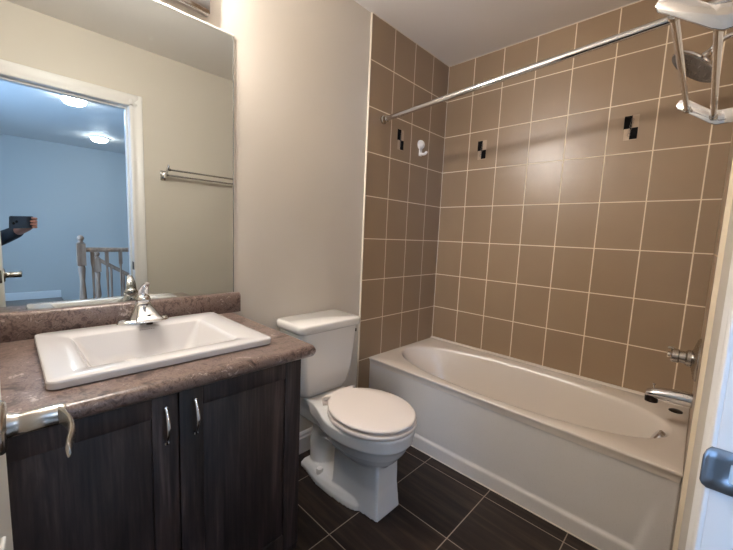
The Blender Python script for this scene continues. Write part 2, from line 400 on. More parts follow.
# stairs going down behind the railing
st_o = thing('staircase', (-1.8, -4.6, -1.4), 'stairs going down beyond the hall railing', 'staircase', kind='structure')
bm = bmesh.new()
for i in range(9): box(bm, (-1.70 + i * .26, HY + .001, -2.0), (-1.70 + (i + 1) * .26 + .02, -3.32, -.18 * (i + 1)))
obj('stair_flight', bm, 'hallfloor', st_o, smooth=False)

# ------------------------------------------------------------ bathtub
tub = thing('bathtub', (-.36, -.74, 0), 'white alcove bathtub with a plain apron, below the taupe tiles', 'bathtub')
N = 96
cx, cy, a_, b_ = -.375, -.742, .283, .693
x0, x1, y0, y1 = -.712, -.0005, -1.4855, -.0005
def sup(a, b, z, e=2.25, dx=0, dy=0):
    r = []
    for k in range(N):
        t = 2 * PI * k / N; c, s = math.cos(t), math.sin(t)
        r.append(Vector((cx + dx + a * math.copysign(abs(c) ** (2 / e), c), cy + dy + b * math.copysign(abs(s) ** (2 / e), s), z)))
    return r
def outer(ins, z):
    r = []
    for p in sup(a_, b_, z):
        d = p - Vector((cx, cy, z)); ts = []
        if abs(d.x) > 1e-9: ts.append(((x1 - ins if d.x > 0 else x0 + ins) - cx) / d.x)
        if abs(d.y) > 1e-9: ts.append(((y1 - ins if d.y > 0 else y0 + ins) - cy) / d.y)
        t = min(q for q in ts if q > 0); r.append(Vector((cx, cy, z)) + d * t)
    # pull nearest points onto the four corners
    for X in (x0 + ins, x1 - ins):
        for Y in (y0 + ins, y1 - ins):
            q = min(r, key=lambda v: (v.x - X) ** 2 + (v.y - Y) ** 2); q.x, q.y = X, Y
    return r
T = .427
bm = bmesh.new()
rings = [outer(.006, T - .04), outer(.003, T - .013), outer(0, T - .010), outer(0, T - .004), outer(.0012, T - .001), outer(.004, T),
         sup(a_ + .006, b_ + .006, T - .0005), sup(a_, b_, T - .003), sup(a_ - .006, b_ - .007, T - .010), sup(a_ - .012, b_ - .014, T - .024), sup(a_ - .024, b_ - .034, T - .075, dy=-.014),
         sup(a_ - .044, b_ - .080, T - .17, 2.4, dy=-.042), sup(a_ - .062, b_ - .12, T - .26, 2.6, dy=-.062), sup(a_ - .08, b_ - .165, T - .31, 2.8, dy=-.07), sup(a_ - .11, b_ - .22, T - .338, 2.8, dy=-.07), sup(a_ - .16, b_ - .30, T - .347, 2.6, dy=-.07), sup(.02, .08, T - .350, 2.2, dy=-.07)]
loft(bm, rings, cap0=False)
# raised bead where the rim meets the long tiled wall
loft(bm, [[Vector((-.024, y, T - .002)), Vector((-.018, y, T + .006)), Vector((-.0005, y, T + .008)), Vector((-.0005, y, T - .002))] for y in (y0 + .001, y1 - .001)])
obj('basin', bm, 'acryl', tub, angle=50)
bm = bmesh.new()
ny, nz_ = 150, 70; G = {}
def sstep(a, b, x):
    t = max(0, min(1, (x - a) / (b - a))); return t * t * (3 - 2 * t)
def apx(y, z):
    zi = sstep(.063, .080, z)                    # above the low ridge
    ye = -1.392 - .195 * (z - .08)               # slanting right end of the sunken panel
    yi = 1 - (1 - sstep(ye - .006, ye + .010, y)) * (1 - sstep(.10, .36, z))
    base = -.7118 + .002 * sstep(.0, .3, z)
    return base + .0105 * zi * yi * sstep(-T, -T + .01, -z)
for i in range(ny + 1):
    for j in range(nz_ + 1):
        t = i / ny; y = y1 + (y0 - y1) * (t if t < .8 else t)
        z = (T - .010) * (j / nz_); G[i, j] = bm.verts.new((apx(y, z), y, z))
for i in range(ny):
    for j in range(nz_): bm.faces.new((G[i, j], G[i + 1, j], G[i + 1, j + 1], G[i, j + 1]))
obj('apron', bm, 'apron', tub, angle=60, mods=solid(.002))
bm = B(((-.7165, y0, 0), (-.711, y1, .004))); obj('caulk_line', bm, 'grout', tub, smooth=False)
bm = bmesh.new(); lathe(bm, (-.372, -1.396, .384), [(.034, -.012), (.034, .006), (.028, .012), (.010, .014), (.0001, .014)], 'Y', 32)
bmesh.ops.rotate(bm, verts=bm.verts, cent=(-.372, -1.396, .384), matrix=Matrix.Rotation(math.radians(30), 3, 'X'))
obj('overflow_plate', bm, 'chrome', tub)
bm = bmesh.new(); lathe(bm, (-.375, -1.12, T - .350), [(.036, 0), (.036, .003), (.028, .005), (.0001, .005)], 'Z', 28); obj('drain', bm, 'chrome', tub)
bm = bmesh.new(); lathe(bm, (-.118, -1.438, T + .0), [(.026, 0), (.026, .003), (.021, .0055), (.0001, .0055)], 'Z', 28)
props(obj('deck_cover', bm, 'dark', tub)); 

# tub spout
sp = thing('tub_spout', (-.36, -1.4857, .575), 'chrome tub spout on the tiled wall over the tub', 'tub spout')
bm = bmesh.new()
prof = [(-1.4857, .030, .030, .576), (-1.46, .030, .030, .576), (-1.42, .029, .028, .574), (-1.385, .027, .026, .570), (-1.355, .025, .023, .565), (-1.338, .019, .015, .562), (-1.335, .006, .005, .562)]
loft(bm, [[Vector((-.36 + w * math.cos(2 * PI * k / 24), y, z + h * math.sin(2 * PI * k / 24))) for k in range(24)] for y, w, h, z in prof])
obj('spout_body', bm, 'chrome', sp)
bm = bmesh.new(); lathe(bm, (-.36, -1.358, .528), [(.024, .028), (.023, 0), (.019, 0), (.019, .012)], 'Z', 20); obj('spout_mouth', bm, 'dark', sp)
bm = bmesh.new(); tube(bm, [(-.36, -1.362, .586), (-.36, -1.361, .604)], .003, 8); lathe(bm, (-.36, -1.361, .602), [(.002, 0), (.006, .002), (.006, .007), (.001, .009)], 'Z', 12); obj('diverter_knob', bm, 'chrome', sp)
# shower valve
sv = thing('shower_valve', (-.36, -1.4857, .747), 'round chrome shower valve with a stubby handle above the tub spout', 'shower valve')
bm = bmesh.new(); lathe(bm, (-.36, -1.4857, .747), [(.088, 0), (.088, .004), (.080, .010), (.040, .020), (.030, .024), (.0001, .024)], 'Y', 48); obj('escutcheon', bm, 'nickel', sv)
bm = bmesh.new(); lathe(bm, (-.36, -1.4857, .747), [(.034, .018), (.034, .034), (.026, .040), (.025, .058), (.029, .062), (.029, .080), (.024, .086), (.0001, .086)], 'Y', 32)
vh = obj('valve_handle', bm, 'nickel', sv)
bm = bmesh.new(); tube(bm, bez((-.36, -1.412, .768), (-.36, -1.400, .782), (-.362, -1.388, .776), 6), [.007, .007, .0065, .006, .006, .006, .005], 10); lathe(bm, (-.36, -1.402, .747), [(.012, 0), (.012, .012), (.006, .014)], 'Y', 16)
obj('valve_lever', bm, 'nickel', vh)
# shower head
sh = thing('shower', (-.36, -1.4857, 1.985), 'round chrome shower head high on the faucet wall, behind the towel bar', 'shower head')
bm = bmesh.new(); lathe(bm, (-.36, -1.4857, 1.975), [(.030, 0), (.028, .005), (.014, .012), (.0001, .012)], 'Y', 28)
tube(bm, bez((-.36, -1.485, 1.975), (-.36, -1.425, 2.01), (-.345, -1.384, 1.946), 12), .0095, 14); obj('shower_arm', bm, 'chrome', sh)
bm = bmesh.new()
hc = Vector((-.36, -1.352, 1.903)); hd = Vector((-.10, .60, -.76)).normalized(); u, w = frame(hd)
def disc(bm, prof, n=40):
    loft(bm, [[hc + hd * h + u * r * math.cos(2 * PI * k / n) + w * r * math.sin(2 * PI * k / n) for k in range(n)] for r, h in prof])
disc(bm, [(.010, -.062), (.014, -.050), (.016, -.040), (.013, -.030), (.026, -.026), (.06, -.016), (.088, -.006), (.094, .0), (.094, .006), (.090, .009)])
hb = obj('shower_face', bm, 'chrome', sh)
bm = bmesh.new(); disc(bm, [(.089, .008), (.089, .011), (.082, .012), (.0001, .012)])
for rr, n in ((.074, 26), (.052, 18), (.028, 10)):
    for k in range(n):
        a = 2 * PI * k / n; c = hc + hd * .012 + (u * math.cos(a) + w * math.sin(a)) * rr; tube(bm, [c, c + hd * .003], .0022, 6)
obj('spray_face', bm, 'grey', hb)
# shower rod
rod = thing('shower_rod', (-.679, 0, 1.876), 'long chrome shower curtain rod crossing the alcove above the tub', 'curtain rod')
bm = bmesh.new(); R0, R1 = Vector((-.679, -.002, 1.876)), Vector((-.679, -1.484, 1.965))
tube(bm, [R0, R1], .0142, 20); obj('rod', bm, 'chrome', rod)
for P_, s in ((R0, -1), (R1, 1)):
    bm = bmesh.new(); lathe(bm, P_, [(.024, 0), (.024, s * .008), (.0185, s * .012), (.0185, s * .032), (.016, s * .034)], 'Y', 28); obj('end_flange', bm, 'nickel', rod)

# decorative inserts on the tiles: two black blocks and two pale blocks with a chain of rings
def decal(name, label, wall, c, z):
    o_ = thing(name, (c, 0, z) if wall == 'back' else (0, c, z), label, 'tile sticker', group='black and pale stickers on the tub tiles')
    def P3(u, v, d): return Vector((c + u, -d, z + v)) if wall == 'back' else Vector((-d, c - u, z + v))
    def q(bm, u0, v0, u1, v1, d0, d1):
        vs = [[P3(a, b, d) for a, b in ((u0, v0), (u1, v0), (u1, v1), (u0, v1))] for d in (d0, d1)]; loft(bm, vs)
    hw, hh, s = .031, .062, -.006
    bm = bmesh.new(); q(bm, -hw + .003, -hh + .0, hw, hh, 0, .0010); obj('backing', bm, 'cream', o_, smooth=False)
    bm = bmesh.new(); q(bm, -hw, -.004, .0025, hh - .002, .0, .0022); q(bm, -.0025, -hh + .003, hw - .001, -.002, .0, .0024); obj('black_block', bm, 'black', o_, smooth=False)
    bm = bmesh.new()
    for k in range(6):
        v = hh * .62 - k * hh * .24; uu = .004 - .002 * k
        rr = .0058; pts = [P3(uu + rr * math.cos(a), v + rr * 1.25 * math.sin(a), .0026) for a in [2 * PI * i / 14 for i in range(15)]]
        tube(bm, pts, .0009, 5)
    obj('chain', bm, 'grey', o_)
decal('tile_sticker', 'black and pale sticker on the end wall tiles, left of the white hook', 'back', -.506, 1.799)
decal('tile_sticker', 'black and pale sticker on the long tiled wall, nearer the corner', 'right', -.299, 1.797)
decal('tile_sticker', 'black and pale sticker on the long tiled wall, the one nearer the shower head', 'right', -1.113, 1.799)
# white hook
hk = thing('wall_hook', (-.295, 0, 1.80), 'white plastic hook stuck on the dark tiles beside the tub corner', 'hook')
bm = bmesh.new(); lathe(bm, (-.295, 0, 1.812), [(.031, 0), (.031, -.006), (.026, -.018), (.015, -.027), (.0001, -.030)], 'Y', 28); obj('suction_cup', bm, 'white', hk)
bm = bmesh.new(); box(bm, (-.309, -.010, 1.738), (-.281, -.001, 1.80)); tube(bm, bez((-.295, -.006, 1.756), (-.288, -.036, 1.738), (-.272, -.040, 1.768), 8), .009, 10); obj('hook_arm', bm, 'white', hk, bevel=.003)

# ------------------------------------------------------------ towel bar on the doorway wall
tb = thing('towel_bar', (-1.13, YF, 1.57), 'double chrome towel bar on the wall beside the doorway', 'towel bar')
for xb in (-1.437, -.83):
    bm = bmesh.new()
    path = [(-1.345, 1.622), (-1.350, 1.610), (-1.375, 1.594), (-1.425, 1.556), (-1.440, 1.549), (YF, 1.553)]
    top = [(YF, 1.592), (-1.445, 1.590), (-1.425, 1.594), (-1.378, 1.630), (-1.366, 1.638), (-1.352, 1.636)]
    loft(bm, [[Vector((xb + dx, y, z)) for y, z in path + top] for dx in (-.004, .004)])
    bk = obj('bracket', bm, 'chrome', tb, smooth=False, bevel=.002)
    bm = B(((xb - .018, YF, 1.535), (xb + .018, YF + .010, 1.607))); obj('wall_plate', bm, 'chrome', bk, smooth=False, bevel=.004)
for (y, z) in ((-1.373, 1.603), (-1.433, 1.571)):
    bm = bmesh.new(); tube(bm, [(-1.436, y, z), (-.831, y, z)], .0068, 18); br = obj('bar', bm, 'chrome', tb)
    for xb, s in ((-1.433, 1), (-.834, -1)):
        bm = bmesh.new(); lathe(bm, (xb, y, z), [(.0095, 0), (.0095, s * .012), (.0075, s * .014)], 'X', 18); obj('bar_collar', bm, 'nickel', br)

# ------------------------------------------------------------ vanity
van = thing('vanity_cabinet', (-2.01, -.28, 0), 'dark-stained wooden vanity cabinet with two doors under the sink', 'cabinet')
VX0, VX1, VY = -2.418, -1.622, -.54
bm = B(((VX0, VY, .09), (VX0 + .018, .008, .797)), ((VX1 - .018, VY, .09), (VX1, .008, .797)), ((VX0 + .018, VY, .09), (VX1 - .018, VY + .016, .797)), ((VX0 + .018, VY + .016, .09), (VX1 - .018, .008, .108)), ((VX0 + .018, -.004, .108), (VX1 - .018, .008, .797)))
obj('body', bm, 'wood', van, smooth=False, bevel=.0015)
obj('toe_kick', B(((VX0, VY + .06, 0), (VX1, .008, .09))), 'wood', van, smooth=False)
def shaker(x0, x1, z0, z1, yf, th, hx):
    d = bmesh.new(); fw = .058; yb = yf + th
    box(d, (x0, yf, z0), (x0 + fw, yb, z1)); box(d, (x1 - fw, yf, z0), (x1, yb, z1)); box(d, (x0 + fw, yf, z0), (x1 - fw, yb, z0 + fw)); box(d, (x0 + fw, yf, z1 - fw), (x1 - fw, yb, z1))
    box(d, (x0 + fw, yf + .004, z0 + fw), (x1 - fw, yb, z1 - fw))
    dd = obj('door', d, 'wood', van, smooth=False, bevel=.0015)
    h = bmesh.new(); y = yf
    pts = [(hx, y + .002, .665), (hx, y - .010, .667)] + [(hx, y - .010 - .016 * math.sin(PI * t / 10), .668 + .088 * t / 10) for t in range(11)] + [(hx, y - .010, .756), (hx, y + .002, .758)]
    rad = [.0055, .005] + [.0030 + .0022 * math.sin(PI * t / 10) for t in range(11)] + [.005, .0055]
    tube(h, pts, rad, 12, 1.0); obj('handle', h, 'chrome', dd)
shaker(-2.392, -2.0005, .135, .792, VY - .019, .019, -2.030)
shaker(-1.9975, -1.632, .135, .792, VY - .019, .019, -1.962)

# countertop with rolled front and right end
ct = thing('countertop', (-2.0, -.3, .835), 'brown marbled laminate countertop with rolled front edge', 'countertop')
bm = bmesh.new()
CT, CB = .835, .797
fr = -.602; rr = (CT - CB) / 2
prof = [(.009, CB), (fr + rr, CB)] + [(fr + rr - rr * math.sin(a), (CT + CB) / 2 - rr * math.cos(a)) for a in [PI * k / 10 for k in range(1, 10)]] + [(fr + rr, CT), (.009, CT)]
# sweep along X with the right end rounded off
xs_ = [(-2.419, 0), (-1.612, 0), (-1.606, .0025), (-1.601, .007), (-1.598, .014)]
rings = []
cz = (CT + CB) / 2
for X, ins in xs_:
    k = 1 - ins / rr
    rings.append([Vector((X, y + (ins if y < -.5 else 0), cz + (z - cz) * max(k, .25))) for y, z in prof])
loft(bm, [[Vector((p.x, min(p.y, -.462), p.z)) for p in r] for r in rings])
for q0, q1 in (((-2.419, -.462, CB), (-2.175, .009, CT)), ((-1.775, -.462, CB), (-1.612, .009, CT)), ((-2.175, -.130, CB), (-1.775, .009, CT))): box(bm, q0, q1)
loft(bm, [[Vector((X, y, cz + (z - cz) * max(1 - ins / rr, .25))) for y, z in ((-.462, CB), (-.462, CT), (.009, CT), (.009, CB))] for X, ins in xs_[1:]])
obj('worktop', bm, 'lam', ct, angle=60)
bm = bmesh.new(); extr(bm, [(.009, CT), (-.018, CT), (-.018, .908), (-.013, .916), (-.004, .9195), (.009, .9195)], 'X', -2.419, -1.572)
obj('backsplash', bm, 'lam', ct, smooth=False, bevel=.0015)

# sink
sk = thing('washbasin', (-1.966, -.275, .835), 'white rectangular drop-in washbasin set in the brown countertop', 'sink')
bm = bmesh.new()
sc = (-1.968, -.272); hx, hy = .267, .231
bc = (-1.976, -.292); bx, by = .184, .150
def RR(c, ax, ay, r, z): return rrect(c[0], c[1], ax, ay, r, z, 8)
rings = [RR(sc, hx - .004, hy - .004, .018, .8352), RR(sc, hx, hy, .02, .838), RR(sc, hx, hy, .02, .851), RR(sc, hx - .002, hy - .002, .018, .8545), RR(sc, hx - .006, hy - .006, .016, .856),
         RR(bc, bx + .006, by + .006, .014, .8555), RR(bc, bx, by, .012, .8525), RR(bc, bx - .006, by - .004, .012, .845), RR((bc[0], bc[1] - .004), bx - .030, by - .022, .03, .79), RR((bc[0], bc[1] - .004), bx - .048, by - .040, .04, .755), RR((bc[0], bc[1] - .004), bx - .075, by - .062, .05, .738), RR((bc[0], bc[1] + .0), .026, .026, .026, .733)]
loft(bm, rings, cap0=False)
obj('bowl', bm, 'sinkporc', sk, angle=28)
bm = bmesh.new(); lathe(bm, (bc[0], bc[1], .732), [(.024, 0), (.024, .003), (.019, .004), (.018, .001), (.0001, .001)], 'Z', 28); obj('drain', bm, 'chrome', sk)
bm = bmesh.new()      # faint oval maker mark on the rear slope, no readable letters
for k in range(7): box(bm, (-1.985 + k * .0065, -.147 + .0005, .8475), (-1.985 + k * .0065 + .0042, -.1462, .8495))
obj('maker_mark', bm, 'grey', sk, smooth=False)

# faucet
fa = thing('basin_faucet', (-1.957, -.078, .856), 'chrome single-lever faucet on the rear ledge of the washbasin', 'faucet')
fx, fy, fz = -1.957, -.080, .8562
bm = bmesh.new()
def oval(ax, ay, z, dx=0, dy=0, e=2.3, n=40):
    return [Vector((fx + dx + ax * math.copysign(abs(math.cos(t)) ** (2 / e), math.cos(t)), fy + dy + ay * math.copysign(abs(math.sin(t)) ** (2 / e), math.sin(t)), z)) for t in [2 * PI * k / n for k in range(n)]]
loft(bm, [oval(.078, .0265, fz), oval(.079, .0275, fz + .004), oval(.078, .0265, fz + .010), oval(.072, .022, fz + .0145), oval(.05, .012, fz + .015)])
base = obj('base_plate', bm, 'chrome', fa, angle=50)
bm = bmesh.new()
bm.free()
for dx in (-.060, .060):
    bm = bmesh.new(); lathe(bm, (fx + dx, fy, fz + .012), [(.017, 0), (.015, .004), (.008, .006), (.0001, .006)], 'Z', 20); obj('end_cap', bm, 'chrome', base)
bm = bmesh.new()
# body sweeping forward into a broad tapered spout
loft(bm, [oval(.046, .026, fz + .012), oval(.041, .025, fz + .025), oval(.033, .024, fz + .045), oval(.026, .022, fz + .062), oval(.021, .020, fz + .074), oval(.012, .012, fz + .080)])
sp_pts = [(fy + .005, fz + .050, .022, .024), (fy - .020, fz + .049, .025, .021), (fy - .045, fz + .041, .030, .016), (fy - .066, fz + .031, .036, .011), (fy - .080, fz + .025, .040, .008), (fy - .086, fz + .022, .040, .005), (fy - .089, fz + .021, .030, .002)]
loft(bm, [[Vector((fx + w * math.copysign(abs(math.cos(t)) ** .6, math.cos(t)), y, z + h * math.copysign(abs(math.sin(t)) ** .8, math.sin(t)))) for t in [2 * PI * k / 24 for k in range(24)]] for y, z, w, h in sp_pts])
bd = obj('spout', bm, 'chrome', fa, angle=50)
bm = bmesh.new(); lathe(bm, (fx, fy - .070, fz + .0405), [(.0045, -.004), (.0045, .0005), (.0001, .001)], 'Z', 14); obj('temperature_dot', bm, 'dark', bd)
bm = bmesh.new(); lathe(bm, (fx, fy - .072, fz + .010), [(.010, .012), (.010, 0), (.008, 0), (.008, .006)], 'Z', 18); obj('aerator', bm, 'dark', bd)
bm = bmesh.new()
lathe(bm, (fx, fy, fz + .076), [(.021, 0), (.0225, .006), (.0215, .014), (.016, .021), (.006, .025), (.0001, .0255)], 'Z', 28)
lp = bez((fx, fy + .006, fz + .088), (fx + .001, fy + .004, fz + .122), (fx + .005, fy - .034, fz + .142), 8)
rings = []
for i, p in enumerate(lp):
    t = i / 8; d = (lp[min(i + 1, 8)] - lp[max(i - 1, 0)]).normalized(); nn = Vector((1, 0, 0)).cross(d).normalized(); ww = .0175 - .010 * t * t; hh = .009 - .005 * t
    rings.append([p + Vector((1, 0, 0)) * ww * math.cos(a) + nn * hh * math.sin(a) for a in [2 * PI * k / 18 for k in range(18)]])
loft(bm, rings)
obj('lever', bm, 'chrome', fa, angle=50)

# mirror
mi = thing('wall_mirror', (-2.0, .008, 1.45), 'large frameless mirror on the wall above the vanity', 'mirror')
MX0, MX1, MZ0, MZ1 = -2.42, -1.596, .9205, 1.966
obj('mirror_glass', B(((MX0 + .001, .004, MZ0), (MX1, .0095, MZ1))), 'mirror', mi, smooth=False)
obj('mirror_edge', B(((MX1, .0036, MZ0), (MX1 + .0035, .0098, MZ1))), 'medge', mi, smooth=False)['label'] = 'grey polished right edge'
obj('top_trim', B(((MX0 + .001, .000, MZ1), (MX1 + .0035, .0098, MZ1 + .007))), 'cap', mi, smooth=False, bevel=.001)['label'] = 'bright white strip along the mirror top'
# vanity light
vl = thing('vanity_light', (-2.0, .01, 2.09), 'chrome bar light with frosted globes above the mirror', 'wall lamp')
obj('backplate', B(((-2.30, -.022, 1.994), (-1.693, .0098, 2.120))), 'chrome', vl, smooth=False, bevel=.006)
for gx in (-2.16, -2.0, -1.85):
    bm = bmesh.new(); lathe(bm, (gx, -.02, 2.10), [(.030, 0), (.034, -.012), (.043, -.050), (.0415, -.050), (.030, -.014), (.0001, -.014)], 'Y', 28); sk_ = obj('lamp_shade_cup', bm, 'chrome', vl)  # unseen cup, shaped to keep globe light off the wall beside it
    bm = bmesh.new(); bmesh.ops.create_uvsphere(bm, u_segments=28, v_segments=18, radius=.037, matrix=Matrix.Translation((gx, -.080, 2.095))); obj('globe', bm, 'globe', sk_)

# ------------------------------------------------------------ toilet
to = thing('toilet', (-1.185, -.32, 0), 'white two-piece toilet with closed seat lid between vanity and tub', 'toilet')
tx = -1.197; px_ = .010
def section(yb, yf, w, z, wf=None, wb=None, n=20, ef=2.2):
    """closed outline symmetric about x=tx; back at yb (wide wb), widest w, front at yf; wf>0 gives a flat front"""
    wf = w * .0 if wf is None else wf; wb = w if wb is None else wb
    ym = yb + (yf - yb) * .45; right = []
    for i in range(n + 1):          # back to middle
        t = i / n; y = yb + (ym - yb) * t; s = t * t * (3 - 2 * t); right.append((wb + (w - wb) * s, y))
    for i in range(1, n + 1):       # middle to front
        a = PI / 2 * i / n; right.append((wf + (w - wf) * max(math.cos(a), 0) ** (2 / ef), ym + (yf - ym) * math.sin(a) ** (2 / ef)))
    if wf == 0: right[-1] = (.0005, right[-1][1])
    return [Vector((tx + x, y, z)) for x, y in right] + [Vector((tx - x, y, z)) for x, y in right[::-1]]
def remesh(v):
    def f(o):
        m = o.modifiers.new('remesh', 'REMESH'); m.mode = 'VOXEL'; m.voxel_size = v; m.use_smooth_shade = True
        s = o.modifiers.new('smooth', 'SMOOTH'); s.iterations = 3; s.factor = .5
    return f
bm = bmesh.new()
# front pedestal with a flat face
def ped(z, yf, wf, wb, yb=-.33):
    y = [yb, yf + .02, yf + .004, yf]; return [Vector((tx + px_ + sx * w_, yy, z)) for sx, L in ((1, [(wb, yb), (wf + .006, yf + .012), (wf, yf)]), (-1, [(wf, yf), (wf + .006, yf + .012), (wb, yb)])) for w_, yy in L]
loft(bm, [ped(0, -.600, .070, .100), ped(.02, -.598, .069, .097), ped(.12, -.588, .062, .088), ped(.22, -.585, .062, .085), ped(.30, -.600, .075, .105), ped(.335, -.615, .085, .12)])
# foot
loft(bm, [section(-.085, -.50, .112, 0, wf=.072, wb=.085), section(-.085, -.50, .110, .022, wf=.070, wb=.085), section(-.095, -.48, .098, .042, wf=.064, wb=.074), section(-.11, -.44, .075, .054, wf=.05, wb=.055)])
# trapway
tube(bm, [(tx, -.40, .20), (tx, -.33, .25), (tx, -.25, .27), (tx, -.185, .23), (tx, -.155, .14), (tx, -.155, .03)], [.075, .078, .076, .070, .066, .062], 24)
# bowl
loft(bm, [section(-.30, -.575, .07, .205, wf=0, wb=.06), section(-.25, -.620, .112, .250, wf=0, wb=.08), section(-.22, -.650, .146, .290, wf=0, wb=.10), section(-.20, -.668, .164, .325, wf=0, wb=.112), section(-.195, -.680, .174, .342, wf=0, wb=.118), section(-.19, -.684, .178, .372, wf=0, wb=.12), section(-.19, -.686, .180, .392, wf=0, wb=.12), section(-.19, -.682, .176, .400, wf=0, wb=.12)])
# rear deck
loft(bm, [rrect(tx, -.16, .085, .13, .04, .27, 6), rrect(tx, -.155, .105, .135, .04, .34, 6), rrect(tx, -.155, .118, .14, .03, .375, 6), rrect(tx, -.155, .120, .142, .03, .398, 6), rrect(tx, -.155, .118, .140, .03, .402, 6)])
obj('bowl', bm, 'porc', to, mods=remesh(.0038))
bm = bmesh.new()
bm.free()
for sx in (-1, 1):
    bm = bmesh.new(); lathe(bm, (tx + .006 + sx * .086, -.235, .044), [(.018, -.01), (.018, .012), (.014, .021), (.0001, .023)], 'Z', 22); obj('bolt_cap', bm, 'white', to)
# seat ring and lid
def seatout(s, z, yb=-.262, n=26):
    """outline with straight rear edge and long oval front"""
    pts = []
    yfr = -.686 + (1 - s) * .22; 
    for i in range(n + 1):
        t = i / n
        if t < .12: pts.append((.100 * s * (t / .12) ** .0 if False else (.092 + .012 * t / .12) * s if t > 0 else .088 * s, yb - .012 * t / .12))
        else:
            q = (t - .12) / .88; a = PI * q
            # blended ellipse: start half-width .104 grows to .182 then closes
            yc = (-.274 + yfr) / 2; hl = (-.274 - yfr) / 2
            y = yc + hl * math.cos(a)
            e = math.sin(a) ** .95 if a > 0 and a < PI else 0
            w_ = .177 * s * e; w_ = max(w_, (.104 * s) * (1 - q) ** 3)
            pts.append((w_, y))
    pts[-1] = (.0006, yfr)
    return [Vector((tx + x, y, z)) for x, y in pts] + [Vector((tx - x, y, z)) for x, y in pts[::-1]]
bm = bmesh.new(); loft(bm, [seatout(1.0, .4025), seatout(1.012, .406), seatout(1.012, .416), seatout(1.0, .420)]); obj('seat', bm, 'seat', to, angle=50)
bm = bmesh.new(); loft(bm, [seatout(.955, .4265), seatout(.985, .430), seatout(.992, .436), seatout(.982, .441), seatout(.95, .4435), seatout(.6, .445), seatout(.2, .4455)]); obj('lid', bm, 'seat', to, angle=50)
bm = bmesh.new()
bm.free()
for sx in (-1, 1):
    bm = bmesh.new(); tube(bm, [(tx + sx * .07 - .02, -.258, .424), (tx + sx * .07 + .02, -.258, .424)], .010, 12); box(bm, (tx + sx * .07 - .014, -.266, .402), (tx + sx * .07 + .014, -.244, .424)); obj('seat_hinge', bm, 'seat', to)
# tank
bm = bmesh.new()
def tk(hw, yf, z, r=.035, yb=-.012):
    pts = []; cyy = (yf + yb) / 2; hyy = (yb - yf) / 2
    for p in rrect(tx - .008, cyy, hw, hyy, r, z, 6):
        if p.y < cyy: p.y -= .012 * (1 - ((p.x - tx + .008) / hw) ** 2)   # slightly bowed front
        pts.append(p)
    return pts
loft(bm, [tk(.120, -.160, .402), tk(.135, -.175, .412), tk(.147, -.186, .44), tk(.163, -.198, .52), tk(.173, -.206, .62), tk(.181, -.211, .72), tk(.182, -.212, .738)])
tank = obj('tank', bm, 'porc', to, angle=50)
bm = bmesh.new()
loft(bm, [tk(.184, -.215, .734), tk(.190, -.221, .739, .03, -.006), tk(.192, -.223, .750, .03, -.005), tk(.192, -.223, .765, .03, -.005), tk(.190, -.221, .771, .03, -.006), tk(.184, -.215, .775, .03, -.01)])
obj('tank_lid', bm, 'porc', to, angle=50)
bm = bmesh.new(); lathe(bm, (tx - .187, -.165, .688), [(.014, .004), (.014, -.008), (.010, -.012), (.0001, -.012)], 'X', 20); tube(bm, bez((tx - .197, -.165, .688), (tx - .205, -.20, .686), (tx - .202, -.238, .676), 8), [.006, .006, .006, .0065, .007, .0072, .0075, .0075, .006], 12)
obj('flush_lever', bm, 'chrome', tank)
obj('tank_mark', B(((tx + .146, -.2165, .700), (tx + .151, -.2115, .716))), 'dark', tank, smooth=False)
bm = bmesh.new()
bm.free()
for sx in (-1, 1):
    bm = bmesh.new(); tube(bm, [(tx + sx * .07, -.10, .385), (tx + sx * .07, -.10, .410)], .009, 10); obj('tank_bolt', bm, 'nickel', tank)
# water supply
ws = thing('supply_valve', (-1.43, .0, .19), 'small chrome water supply valve low on the wall behind the toilet', 'valve')
bm = bmesh.new(); lathe(bm, (-1.45, .010, .19), [(.022, 0), (.020, -.005), (.010, -.006), (.009, -.05), (.0001, -.05)], 'Y', 20); obj('valve_body', bm, 'chrome', ws)
bm = bmesh.new(); tube(bm, bez((-1.45, -.038, .195), (-1.47, -.05, .33), (-1.32, -.075, .41), 14), .0045, 10); obj('supply_hose', bm, 'nickel', tank)

# ------------------------------------------------------------ hall things
for i, (lx, ly, lab) in enumerate(((-1.74, -3.14, 'round ceiling light in the hall nearer the doorway'), (-1.28, -4.86, 'round ceiling light in the hall farther from the doorway'))):
    t = thing('ceiling_light', (lx, ly, H), lab, 'ceiling light', group='round hall ceiling lights')
    bm = bmesh.new(); lathe(bm, (lx, ly, H), [(.105, 0), (.105, -.015), (.10, -.02)], 'Z', 32); obj('lamp_base', bm, 'trim', t)
    bm = bmesh.new(); lathe(bm, (lx, ly, H - .018), [(.098, 0), (.093, -.025), (.07, -.045), (.035, -.052), (.0001, -.054)], 'Z', 32); obj('diffuser', bm, 'hall_lamp', t)
rl = thing('stair_railing', (-1.74, -3.24, 0), 'pale oak stair railing with turned newel post in the hall', 'railing')
def newel(b, x, y, h, r=.036):
    box(b, (x - r, y - r, 0), (x + r, y + r, h * .28)); box(b, (x - r, y - r, h * .70), (x + r, y + r, h - .09))
    lathe(b, (x, y, 0), [(r * .8, h * .28), (r * .6, h * .31), (r * .9, h * .36), (r * .62, h * .55), (r * .9, h * .67), (r * .7, h * .70)], 'Z', 20)
    lathe(b, (x, y, h - .09), [(r * .6, 0), (r * .95, .008), (r * .55, .018), (r * .5, .028), (r * .85, .045), (r * .85, .062), (r * .5, .080), (.001, .088)], 'Z', 20)
bm = bmesh.new(); newel(bm, -1.735, -3.22, 1.075); obj('newel_post', bm, 'oak', rl, angle=40)
